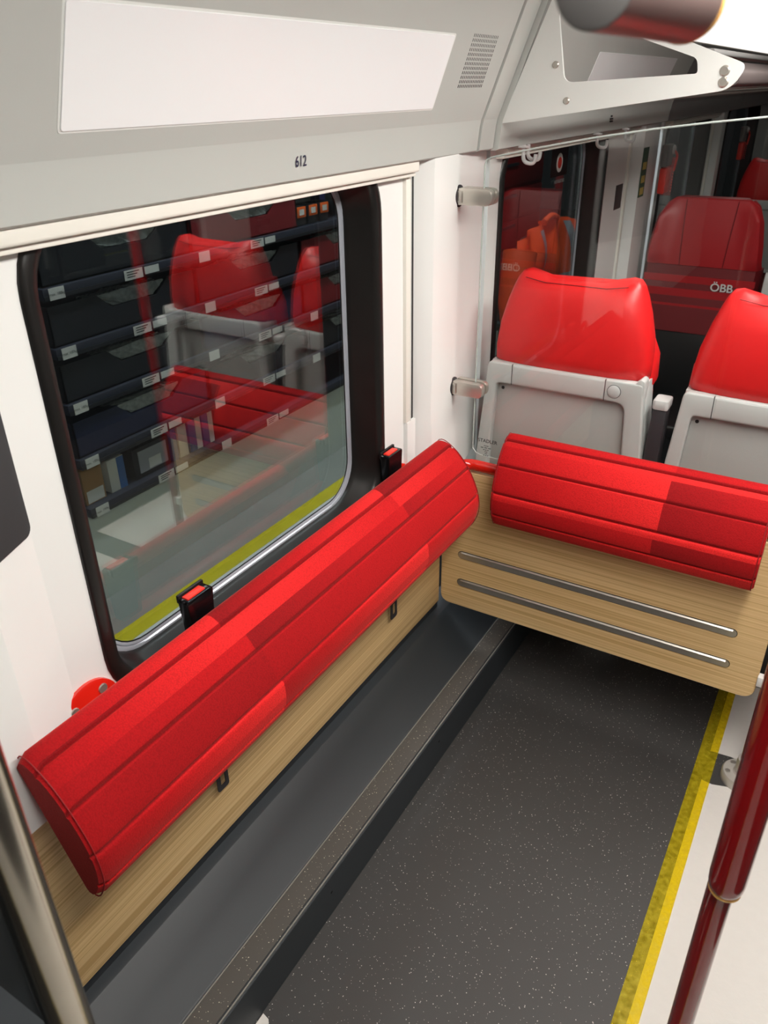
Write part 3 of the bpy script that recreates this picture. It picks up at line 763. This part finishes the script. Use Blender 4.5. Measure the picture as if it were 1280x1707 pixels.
# ================================================================== SEATS
def seat_back_half(z):  # half width of the back at height z
    tab = [(.50, .288), (.76, .267), (.93, .254), (1.10, .238), (1.12, .236), (1.20, .228), (1.28, .208), (1.34, .185), (1.375, .160)]
    for (a, b), (c, d) in zip(tab, tab[1:]):
        if a <= z <= c: return b+(d-b)*(z-a)/(c-a)
    return tab[-1][1]
def make_seat(label, group, front=False):
    """local: back surface near y=0 facing -y, seat looks to +y"""
    t = local_thing('train_seat', label, 'seat', group)
    # leather head part: superellipse sections stacked in z
    def sec(z, hw, d0, d1, n=40, e=3.4, ear=0):
        out = []
        for i in range(n):
            a = 2*math.pi*i/n; ca, sa = math.cos(a), math.sin(a)
            x = hw*math.copysign(abs(ca)**(2/e), ca); y = (d0+d1)/2+(d1-d0)/2*math.copysign(abs(sa)**(2/e), sa)
            zz = z+ear*max(0, (abs(x)/hw-.62)/.38)**1.5
            out.append((x, y, zz))
        return out
    rows = [(1.104, .225, -.006, .10, 0), (1.112, .234, -.018, .115, 0), (1.15, .235, -.024, .125, 0), (1.22, .226, -.024, .13, .002),
            (1.28, .209, -.018, .13, .006), (1.32, .193, -.010, .125, .012), (1.340, .182, .000, .118, .018), (1.352, .170, .010, .108, .022), (1.357, .150, .026, .092, .022), (1.359, .11, .045, .075, .012)]
    V, F = loft([sec(z, hw, a, b, ear=e) for z, hw, a, b, e in rows])
    hd = obj('headrest', (V, F), 'red_leather', t, ang=60)
    seam = [(x*.94, .010+.0, 1.352+.010*max(0, (abs(x)/.16-.6)/.4)) for x in [-.158+i*.0158*2 for i in range(11)]]
    obj('stitching', tube(seam, .0012, 6), 'red_stripe', hd)
    if not front:
        for s in (-1, 1):
            wing = loft([[(s*(.234-max(0, z-1.15)*.42)+s*dx*k, y, z) for dx, y in ((0, .05), (.009, .07), (.005, .13), (-.012, .13), (-.012, .05))] for z, k in ((1.078, .5), (1.09, 1), (1.16, 1), (1.20, .6), (1.245, -.6))])
            obj('side_wing', wing, 'red_leather', hd)
    # grey shell
    zs = [.62, .76, .93, 1.06, 1.105]
    lp_o = [(-seat_back_half(z), z) for z in zs]+[(seat_back_half(z), z) for z in reversed(zs)]
    for z in (.5,): pass
    L = []
    for dy, sh in ((.0, .010), (.004, .003), (.012, 0), (.075, 0)):
        L.append([((abs(x)-sh)*math.copysign(1, x), dy-.002, z-(sh if z > 1.1 else 0)) for x, z in lp_o])
    obj('shell', loft(L), 'shell', t, ang=60)
    fo = roundpoly([(-.2794, .62), (.2794, .62), (.236, 1.110), (-.236, 1.110)], [.01, .01, .012, .016], 6)
    fi = roundpoly([(-.230, .64), (.214, .64), (.190, 1.046), (-.206, 1.046)], [.01, .01, .030, .016], 6)
    obj('frame', ringplate(fo, fi, 1, -.030, .002), 'shell', t, bevel=.006, seg=3)
    obj('grip_bar', box(-.1545, .1275, -.0312, -.005, 1.0475, 1.1075), 'shell', t, bevel=.006, seg=3)
    for sx_ in (-.1560, .1290): obj('seam_line', box(sx_-.0011, sx_+.0011, -.0304, -.01, 1.047, 1.110), 'charcoal', t)
    obj('shoulder_lug', prism(roundpoly([(.205, 1.06), (.240, 1.06), (.238, 1.118), (.226, 1.124), (.205, 1.102)], .005, 3), 1, -.028, .02), 'shell', t, bevel=.003)
    obj('button', lathe((.156, -.0302, 1.078), (0, -1, 0), [(.0185, 0), (.0185, .002), (.0165, .0034), (.004, .0040)], 28), 'shell_cap', t)
    obj('button_ring', lathe((.156, -.0299, 1.078), (0, -1, 0), [(.0200, 0), (.0200, .0006)], 28), 'charcoal', t)
    obj('back_panel', box(-.230, .214, -.0045, .002, .64, 1.050), 'shell_panel', t, bevel=.004)
    for x in (-.198,): obj('screw', lathe((x+.006, -.0045, 1.024), (0, -1, 0), [(.0052, 0), (.0052, .001), (.003, .0016)], 14), 'black', t)
    # front upholstery, seat pan, added plinth
    obj('lumbar_panel', loft([sec(z, hw, .08, d, e=4) for z, hw, d in ((.44, .21, .15), (.55, .235, .19), (.75, .238, .185), (.95, .236, .165), (1.09, .232, .13))]), 'red_stripe', t, ang=60)
    for i, z in enumerate((.60, .68, .76, .84, .92, 1.00)):
        dd = .196-(z-.6)*.075
        obj('fabric_band', prism(rrect(-.225, .225, z, z+.045, .01, 3), 1, dd-.03, dd), 'red_leather_shaded', t, bevel=.004)
    obj('seat_pan', loft([sec(z, hw, .08, d, e=5) for z, hw, d in ((.37, .215, .52), (.40, .232, .545), (.44, .235, .55), (.468, .225, .535), (.474, .19, .50))]), 'red_stripe', t, ang=60)
    obj('leg_or_plinth', box(-.275, .275, .26, .42, .0005, .38), 'black', t, bevel=.01)  # wide black plinth added to keep the floor under the seats dark
    obj('arm_rest', prism(roundpoly([(.02, .60), (.30, .62), (.30, .665), (.05, .665)], .014, 3), 0, .262, .299), 'charcoal', t, bevel=.004)
    ar = obj('arm_post', loft([[(x, y, z) for x, y in ((.266-k, -.012), (.304-k*.3, -.012), (.304-k*.3, .045), (.266-k, .045))] for z, k in ((.60, .016), (.85, .008), (1.038, 0))]), 'charcoal', t, bevel=.004)
    obj('arm_cap', prism(rrect(.263, .307, -.014, .047, .008, 3), 2, 1.0385, 1.068), 'shell_cap', ar, bevel=.005)
    return t
sa = make_seat('window seat with red headrest and grey shell back behind the glass, beside the pillar', 'seats behind the partition')
sb = copy_tree(sa); sb['label'] = 'aisle seat with red headrest and grey shell back cut by the right picture edge'
sa.location = (-.688, 2.175, 0); sb.location = (-.108, 2.175, 0)
for k, (xx, yy, lb) in enumerate(((-.688, 6.45, 'distant window seat with dark red headrest seen past the facing seat'), (-.10, 6.45, 'distant aisle seat farthest back on the right'))):
    sd = copy_tree(sa); sd.location = (xx, yy, 0); sd['label'] = lb; sd['group'] = 'distant seats'

def make_facing(label, group):
    """local: front of the back at y=0 facing -y"""
    t = local_thing('facing_seat', label, 'seat', group)
    def hw(z):
        tab = [(.44, .225), (.78, .262), (1.08, .262), (1.2, .250), (1.30, .232), (1.36, .20), (1.385, .165)]
        for (a, b), (c, d) in zip(tab, tab[1:]):
            if a <= z <= c: return b+(d-b)*(z-a)/(c-a)
        return tab[-1][1]
    def fr(u, v):
        z = 1.09+.29*v; x = (u-.5)*2*hw(z)
        a = abs(u-.5)*2; wing = -.045*max(0, (a-.52)/.48)**1.6*min(1, max(0, (1-v)*4))*min(1, (v+.05)*5)
        y = .012+wing+.035*v*v
        if a > .93: y += (a-.93)/.07*.05
        return (x, y, z)
    V, F = grid(32, 14, fr)
    fronts = len(V)
    hd = obj('headrest', join((V, F), loft([[(-hw(z)*.98, .055, z), (hw(z)*.98, .055, z), (hw(z)*.85, .13, z), (-hw(z)*.85, .13, z)] for z in (1.09, 1.2, 1.3, 1.36, 1.385)])), 'red_leather_shaded', t, ang=60)
    for s in (-.098, .096):
        obj('seam', tube([(s*(1+.02*k), .010+.035*(k/8)**2, 1.092+.285*k/8) for k in range(9)], .0022, 6), 'red_stripe', hd)
    bk = obj('backrest', loft([[(-hw(z), y1_, z), (-hw(z)+.02, y0_, z), (hw(z)-.02, y0_, z), (hw(z), y1_, z), (hw(z), .13, z), (-hw(z), .13, z)] for z, y0_, y1_ in ((.785, -.03, .03), (.80, -.03, .03), (1.0, .0, .04), (1.088, .012, .045))]), 'red_stripe', t, ang=50)
    obj('lower_back', box(-.24, .24, -.02, .13, .44, .784), 'black', t, bevel=.01)  # black stands in for the shade below the bands
    for i, (za, zb) in enumerate(((1.012, 1.045), (.935, .985), (.875, .915), (.80, .85))):
        yy = .012-(1.09-(za+zb)/2)*.105
        obj('fabric_band', prism(rrect(-hw(za)+.012, hw(za)-.012, za, zb, .004, 2), 1, yy-.006, yy+.05), 'red_leather_shaded', bk)
    lt = obj('logo_lettering', textmesh('ÖBB', .052, (.112, -.010, 1.0045), (1, 0, 0), (0, -.1, 1), xs=1.0, bold=.0007), 'print_white', bk); lt['label'] = 'white OEBB lettering'
    obj('seat_pan', prism(roundpoly([(-.50, .42), (.0, .40), (.0, .47), (-.50, .485)], .02, 4), 0, -.225, .225), 'black', t, bevel=.015)  # pan coloured black in place of the shadow over it
    obj('leg_or_plinth', box(-.08, .08, -.30, -.04, .06, .42), 'anthracite', t, bevel=.01)
    obj('rear_shell', prism(rrect(-.25, .25, .5, 1.1, .03, 4), 1, .131, .16), 'shell', t)
    ap = obj('arm_post', prism(roundpoly([(-.06, .60), (.03, .60), (.05, 1.05), (-.0, 1.10), (-.03, 1.06)], .015, 3), 0, .285, .325), 'shell', t, bevel=.006)
    obj('arm_rest', prism(roundpoly([(-.34, .62), (.0, .62), (.0, .665), (-.34, .665)], .014, 3), 0, .285, .325), 'charcoal', t, bevel=.004)
    return t
fa = make_facing('facing window seat with shade-darkened red headrest and white lettering, beyond the first seats', 'facing seats')
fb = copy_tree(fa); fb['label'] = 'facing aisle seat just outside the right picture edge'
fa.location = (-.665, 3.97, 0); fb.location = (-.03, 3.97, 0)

# ================================================================== WALL FITTINGS BEHIND THE PARTITION
for k, (yy, zz, lb) in enumerate(((4.18, 1.495, 'red emergency hammer with grey holder on the white pillar behind the first seats'), (6.62, 1.47, 'second red emergency hammer further down the wall'))):
    xx = -.948 if k == 0 else -.985
    t = thing('emergency_hammer', lb, 'hammer', (xx, yy, zz-.11))
    obj('holder', box(xx, xx+.03, yy-.07, yy+.05, zz+.005, zz+.10), 'grey_dark', t, bevel=.006)
    obj('knob', lathe((xx+.02, yy+.035, zz+.075), (1, 0, 0), [(.02, 0), (.02, .016), (.014, .02)], 20), 'shell', t)
    obj('handle', box(xx, xx+.035, yy-.06, yy+.045, zz-.115, zz+.0), 'hammer_red', t, bevel=.008)
    obj('tether', tube(arc_path([(xx+.036, yy+.03, zz+.07), (xx+.045, yy+.075, zz+.05), (xx+.040, yy+.055, zz-.02)], .03, 6), .006, 8), 'hammer_red', t)
    obj('cord', join(*[lathe((xx+.036, yy+.06, zz-.02-.013*i), (1, 0, 0), [(.0042, 0), (.0042, .004)], 10) for i in range(8)]), 'hammer_red', t)
t = thing('safety_sticker', 'narrow green and yellow safety sticker beside the near emergency hammer', 'sticker', (-.955, 3.86, 1.40))
obj('field', box(-.9565, -.9545, 3.81, 3.90, 1.395, 1.60), 'green_sticker', t)
for z0 in (1.405, 1.455, 1.51): obj('field_mark', box(-.9548, -.9538, 3.825, 3.885, z0, z0+.03), 'yellow_sticker', t)
tag(obj('pictogram_plate', box(-1.0, -.9985, 3.60, 3.70, 1.365, 1.465), 'ink_black'), 'small dark pictogram plate on the wall left of the cream pillar rail', 'sticker')
t = thing('exit_sticker', 'round white and red ring sticker with dark field on the window behind the partition', 'sticker', (XG+.001, 3.07, 1.585))
obj('field', box(XG+.0002, XG+.0010, 2.985, 3.165, 1.545, 1.655), 'black', t)
obj('ring', lathe((XG+.001, 3.075, 1.592), (1, 0, 0), [(.033, 0), (.033, .0008)], 28), 'print_white', t)
obj('centre', lathe((XG+.0018, 3.075, 1.592), (1, 0, 0), [(.020, 0), (.020, .0008)], 28), 'hammer_red', t)
obj('caption', textmesh('NOTAUSSTIEG', .016, (XG+.0015, 3.09, 1.526), (0, 1, 0), (0, 0, 1)), 'print_white', t)

# ================================================================== WORKSHOP OUTSIDE THE WINDOW
pf = struct('platform', box(-6, -1.30, -3, 12, .15, .20), 'concrete')
obj('edge_line', box(-1.925, -1.852, -3, 12, .20, .2012), 'yellow_line', pf)
obj('line_border', box(-1.8515, -1.80, -3, 12, .20, .2010), 'print_white', pf)
struct('wall_hall', box(-6.05, -6, -3, 12, .2, 4.0), 'concrete')
sx = -2.10
t = thing('shelf_rack', 'workshop shelf rack with blue uprights outside the near window', 'shelf', (-2.3, 2.5, .2))
levels = [1.52, 1.33, 1.145, .96, .765, .58]
for z in levels:
    s = obj('shelf_board', box(sx-.5, sx, 1.50, 3.62, z-.035, z), 'shelf_metal', t, bevel=.002)
    obj('shelf_lip', box(sx, sx+.004, 1.50, 3.62, z-.034, z-.022), 'bin', s)
    pos = [1.545, 2.19, 2.86] if z in (.96, .765) else [1.545, 2.20]
    for yy in pos:
        lb = obj('label_card', box(sx+.004, sx+.006, yy-.028, yy+.028, z-.036, z+.0), 'label', s)
    for yy in (1.86, 2.51, 3.16):
        obj('label_card', box(sx+.004, sx+.006, yy-.045, yy+.035, z-.034, z-.002), 'label', s)
        obj('label_card', box(sx+.004, sx+.006, yy+.045, yy+.11, z-.028, z-.004), 'label', s)
        for q in range(3): obj('print_line', box(sx+.006, sx+.0066, yy-.035, yy+.02-.01*q, z-.010-.008*q, z-.007-.008*q), 'ink_black', s)
    obj('load_print', textmesh('max. 100kg', .0125, (sx+.0068, 1.545, z-.019), (0, 1, 0), (0, 0, 1)), 'ink_black', s)
for yy in (1.46, 3.64):
    for xx in (sx-.04, sx-.5): obj('upright', box(xx-.03, xx+.03, yy-.025, yy+.025, .2005, 1.95), 'upright', t)
obj('skirt_panel', box(sx-.04, sx-.02, 1.44, 6.4, .2005, .543), 'skirt', t)
# bins with cut-out fronts
def bin_geo(y0, y1, z, h, cut):
    """front polygon with a trapezoid notch, plus floor, sides, back"""
    x1, x0 = sx-.015, sx-.42
    c0, c1 = y0+.30*(y1-y0), y0+.80*(y1-y0)
    front = [(y0, z), (y1, z), (y1, z+h), (c1, z+h), (c1-.06, z+h-cut), (c0+.06, z+h-cut), (c0, z+h), (y0, z+h)]
    g = [prism(front, 0, x1-.006, x1), box(x0, x1, y0, y1, z+.001, z+.006), box(x0, x1, y0, y0+.006, z, z+h), box(x0, x1, y1-.006, y1, z, z+h), box(x0, x0+.006, y0, y1, z, z+h)]
    return join(*g)
def bag(ya, yb, z, seed, amp=.006):
    """crumpled film filling the front notch of a bin and lying back into it"""
    rnd = random.Random(seed)
    ph = [rnd.uniform(0, 6.28) for _ in range(10)]
    c0, c1 = ya+.30*(yb-ya)+.012, ya+.80*(yb-ya)-.012
    sh = rnd.uniform(.05, .35)
    def fn(u, v):
        n = sum(math.sin((5+4.3*k)*u*3+(3+k*2.7)*v*4+ph[k])*(.72**k) for k in range(8))
        lo = .055*max(0, 1-v/.4)          # the notch narrows downwards
        y = (c0+lo)+((c1-lo)-(c0+lo))*u
        up = min(v, .45)/.45; back = max(0, v-.45)/.55
        zz = z+.078+.046*up*(1-sh*abs(2*u-1))-.02*back+amp*.8*n*(.2+back)
        return (sx-.026-.11*back+amp*n*(.35+.6*back), y, zz)
    return grid(40, 22, fn)
rown = {1.33: 'topmost visible', 1.145: 'second', .96: 'third', .765: 'lowest'}
coln = ['left', 'middle', 'right']
cols = [(1.51, 2.15), (2.165, 2.80), (2.815, 3.45)]
for r_, z in enumerate((1.33, 1.145, .96, .765)):
    for c_, (ya, yb) in enumerate(cols):
        if z == 1.33 and c_ == 2: continue
        mt = 'bin_red' if (c_ == 2 and r_ < 3) or (c_ == 1 and r_ == 0) else ('bin_blue' if (r_+c_) % 4 == 3 else 'bin')
        cl = {'bin_red': 'dark red', 'bin_blue': 'dark blue', 'bin': 'black'}[mt]
        tag(obj('storage_bin', bin_geo(ya, yb, z+.001, .125, .05), mt), '%s open-front storage bin, %s bin row of the shelf outside, %s column' % (cl, rown[z], coln[c_]), 'bin', 'open-front bins on the workshop shelf')
        tag(obj('plastic_bag', bag(ya, yb, z, r_*7+c_), 'plastic_film'), 'crumpled clear plastic bag in the %s shelf row, %s bin' % (rown[z], coln[c_]), 'bag', 'clear plastic bags in the bins')
for i in range(3):
    y = 2.84+.085*i
    t = thing('battery_pack', ['left', 'middle', 'right'][i]+' of three orange battery packs on the upper shelf outside', 'battery', (sx-.05, y, 1.331), 'orange battery packs')
    obj('case', box(sx-.10, sx-.02, y-.034, y+.034, 1.3315, 1.41), 'bin', t, bevel=.006)
    obj('face', box(sx-.02, sx-.015, y-.03, y+.03, 1.365, 1.408), 'orange_case', t, bevel=.002)
    obj('mark', box(sx-.015, sx-.013, y-.018, y+.014, 1.375, 1.398), 'label', t)
# boxes and folders on the lowest shelf
z = .581
def carton(name, label, cat, y0, y1, h, mat, side=None):
    t = thing(name, label, cat, (sx-.15, (y0+y1)/2, z))
    obj('body', box(sx-.30, sx-.03, y0, y1, z, z+h), mat, t, bevel=.002)
    if side: obj('spine', box(sx-.03, sx-.0285, y0+(y1-y0)*.55, y1-.002, z+.002, z+h-.002), side, t)
    return t
t = carton('cardboard_box', 'brown cardboard box with white shipping label at the left end of the lowest shelf', 'box', 1.512, 1.60, .145, 'cardboard')
obj('shipping_label', box(sx-.03, sx-.0285, 1.52, 1.592, z+.005, z+.05), 'label', t)
carton('folder_box', 'white and blue upright folder box beside the cardboard box', 'box', 1.625, 1.70, .125, 'label', 'binder_blue')
t = carton('parts_case', 'black parts case with clear window and small label on the lowest shelf', 'case', 1.74, 1.92, .12, 'bin')
obj('clear_front', box(sx-.03, sx-.027, 1.765, 1.905, z+.02, z+.105), 'reflective', t)
obj('case_label', box(sx-.027, sx-.0255, 1.81, 1.87, z+.025, z+.065), 'label', t)
carton('folder_box', 'blue folder standing right of the black parts case', 'box', 1.935, 1.965, .145, 'binder_blue')
carton('folder_box', 'white folder standing right of the blue folder', 'box', 1.972, 2.02, .145, 'label')
carton('folder_box', 'blue and white carton in the middle of the folder row', 'box', 2.03, 2.10, .140, 'binder_blue', 'label')
carton('folder_box', 'blue and white carton at the right end of the folder row', 'box', 2.108, 2.17, .145, 'binder_blue', 'label')
# red tool cabinet and chair with jacket
t = thing('tool_cabinet', 'dark red tool cabinet behind the orange jacket outside', 'cabinet', (-2.6, 5.6, .2))
obj('body', box(-3.0, -2.45, 4.6, 6.6, .2005, 1.75), 'cabinet_red', t, bevel=.01)
for i in range(6):
    d = obj('drawer', box(-2.45, -2.43, 4.64, 6.56, .3+i*.22, .3+i*.22+.19), 'cabinet_red', t, bevel=.006)
    obj('handle', box(-2.43, -2.415, 5.2, 6.0, .3+i*.22+.14, .3+i*.22+.16), 'charcoal', d)
t = thing('work_chair', 'black work chair carrying the orange jacket outside the window', 'chair', (-1.62, 4.42, .2))
obj('backrest', prism(rrect(4.12, 4.72, .72, 1.12, .1, 6), 0, -1.655, -1.635), 'black', t, bevel=.01)
obj('seat', prism(rrect(4.14, 4.72, .60, .66, .025, 4), 0, -1.98, -1.66), 'black', t, bevel=.01)
obj('back_post', box(-1.675, -1.657, 4.40, 4.47, .62, .9), 'charcoal', t)
obj('gas_column', cyl((-1.82, 4.43, .28), (-1.82, 4.43, .61), .03), 'charcoal', t)
for a in range(5):
    obj('leg', tube([(-1.82, 4.43, .29), (-1.82+.26*math.cos(a*1.2566), 4.43+.26*math.sin(a*1.2566), .222)], [.022, .018], 10), 'charcoal', t)
t = thing('safety_jacket', 'bright orange high visibility jacket with grey bands draped over the chair outside', 'jacket', (-1.60, 4.42, .6))
def jk(u, v, off=0):
    y = 4.42+(u-.5)*2*(.52+.08*v-.10*max(0, .20-v)*4)
    f_ = .018*math.sin(u*26+v*5)+.012*math.sin(u*11-v*9)
    top = 1.185-.05*(abs(u-.5)*2)**2.4
    zz = top-(top-.55)*v
    x = -1.575+.06*math.sin(min(1, v*3)*1.57)+f_+off
    return (x, y, zz)
V, F = grid(44, 26, jk)
V2 = [(x-.012, y, zz) for x, y, zz in V]
obj('cloth', join((V, F), (V2, F)), 'orange', t)
for v0, v1 in ((.48, .55), (.62, .69)): obj('reflective_band', grid(44, 2, lambda u, v: jk(u, v0+(v1-v0)*v, .004)), 'reflective', t)
for u0 in (.26, .70): obj('reflective_band', grid(2, 20, lambda u, v: jk(u0+.06*u, .03+.46*v, .004)), 'reflective', t)
obj('collar', tube([(-1.57, 4.32+.02*i, 1.185+.022*math.sin(i/10*math.pi)) for i in range(11)], .018, 10), 'orange', t)
for s in (0, 1):
    yy = 3.93 if s == 0 else 4.93
    obj('sleeve', tube([(-1.57, yy+(.06 if s == 0 else -.06), 1.08), (-1.55, yy-(.03 if s == 0 else -.03), .85), (-1.54, yy, .55)], [.09, .085, .06], 14), 'orange', t)
# unseen light added outside to brighten the shelf rack
t = thing('added_hall_light', 'unseen long light added above the shelf rack outside', 'light', (-1.52, 3.0, 2.9))
obj('reflector', box(-1.72, -1.32, .8, 5.2, 2.93, 2.97), 'alu_matt', t)
obj('diffuser', box(-1.60, -1.44, .85, 5.15, 2.915, 2.93), 'added_hall_light', t)
